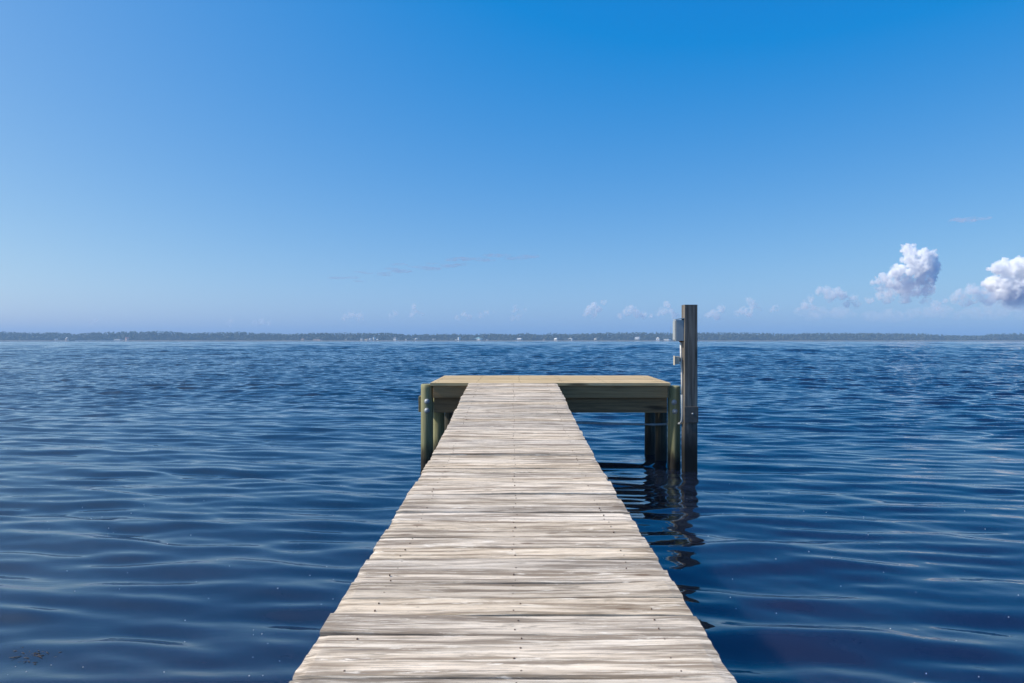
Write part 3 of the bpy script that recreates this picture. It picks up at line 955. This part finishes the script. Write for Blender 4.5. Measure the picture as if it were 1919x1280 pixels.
cloud([(1596, 560, 9), (1604, 568, 9), (1588, 570, 7)], 0.00352, 'small puff touching the domed cloud on its right', G)
cloud([(1514, 566, 8), (1506, 574, 8), (1524, 576, 7), (1495, 578, 4)], 0.00320, 'small sloping cloud under the left end of the domed cloud', G)
cloud([(1401, 563, 7), (1408, 571, 8), (1391, 580, 8), (1380, 586, 6), (1403, 584, 10), (1422, 578, 5)], 0.00336, 'twin topped cloud second right of the post', G)
cloud([(1350, 578, 8), (1338, 584, 7), (1328, 590, 6), (1344, 592, 8)], 0.00354, 'low sloping cloud just right of the post', G)
cloud([(1453, 576, 7), (1446, 581, 5)], 0.00354, 'lone small puff between the twin topped cloud and the sloping cloud', G)
cloud([(1249, 572, 8), (1243, 582, 9), (1256, 584, 7), (1232, 588, 6), (1266, 592, 8)], 0.00320, 'upright cloud just left of the electrical box', G)
cloud([(1182, 577, 8), (1174, 584, 8), (1192, 586, 9), (1162, 591, 6), (1206, 589, 8), (1219, 591, 5)], 0.00395, 'broad lumpy cloud left of the upright cloud', G)
cloud([(1131, 566, 6), (1113, 571, 7), (1105, 578, 8), (1121, 578, 8), (1097, 586, 7), (1112, 588, 8)], 0.00395, 'tilted two horned cloud above the right half of the platform', G)
cloud([(967, 576, 6), (976, 579, 5), (985, 580, 4), (962, 582, 4)], 0.00250, 'little flat topped cloud above the walkway', G)
cloud([(960, 596, 6), (972, 593, 7)], 0.00166, 'faint smudge of cloud under the little flat topped cloud', G)
cloud([(912, 586, 6), (901, 591, 6), (926, 584, 4)], 0.00250, 'small ragged cloud left of the flat topped cloud', G)
cloud([(869, 589, 7), (858, 594, 6), (880, 593, 6)], 0.00229, 'small rounded cloud above the left end of the walkway', G)
cloud([(776, 574, 6), (777, 582, 7), (771, 590, 6), (790, 589, 5)], 0.00270, 'narrow upright cloud left of the platform', G)
cloud([(742, 586, 6), (734, 594, 6)], 0.00229, 'small pale cloud close left of the narrow upright cloud', G)
cloud([(659, 588, 8), (648, 595, 8), (674, 594, 9)], 0.00208, 'pale humped cloud, largest on the left half of the horizon', G)
cloud([(490, 601, 7), (478, 605, 6), (504, 606, 6)], 0.00166, 'faint low cloud left of the pale humped cloud', G)
cloud([(436, 600, 6), (428, 606, 6)], 0.00146, 'faint small cloud second from the left on the horizon', G)
cloud([(175, 599, 7), (168, 605, 6)], 0.00125, 'faintest small cloud, farthest left on the horizon', G)
pf = [(1500 + 470 * t + random.gauss(0, 6), 590 - 10 * t + random.gauss(0, 6), random.uniform(16, 26)) for t in np.linspace(0, 1, 22)]
cloud(pf, 0.0006, 'broad hazy bank of thin cloud lying low under the right hand clouds', G, flat=0.6, cy=24000.0, sub=5, voxel=1.6, base=(618, 575))
W = 'thin streaky clouds higher up'
pf = []
for t in np.linspace(0, 1, 26):
    pf.append((640 + 340 * t + random.gauss(0, 8), 519 - 44 * t + random.gauss(0, 5), random.uniform(13, 26)))
cloud(pf, 0.0010, 'long thin grey streak of cloud above the platform', W, col=(0.55, 0.61, 0.74), sub=3, flat=0.12, rough=0.4, voxel=0.9)
cloud([(1790, 411, 14), (1812, 412, 22), (1838, 410, 14)], 0.0009, 'short pinkish wisp of cloud high at the right', W, col=(0.9, 0.75, 0.8), sub=3, flat=0.22, rough=0.5, voxel=0.9)

# ------------------------------------------------------------------ air
bm = bmesh.new()
box(bm, -2600, 2600, -2600, 2600, -2.0, 42.0)
hz = bpy.data.materials.new('haze'); hz.use_nodes = True
t = hz.node_tree
for n in list(t.nodes):
    if n.type != 'OUTPUT_MATERIAL': t.nodes.remove(n)
v = t.nodes.new('ShaderNodeVolumePrincipled')
v.inputs['Density'].default_value = 0.00036
v.inputs['Color'].default_value = (0.40, 0.65, 0.95, 1)
t.links.new(v.outputs[0], t.nodes['Material Output'].inputs['Volume'])
tag(obj('haze', bm, hz), 'pale blue haze over the water and far shore', 'haze', kind='stuff')
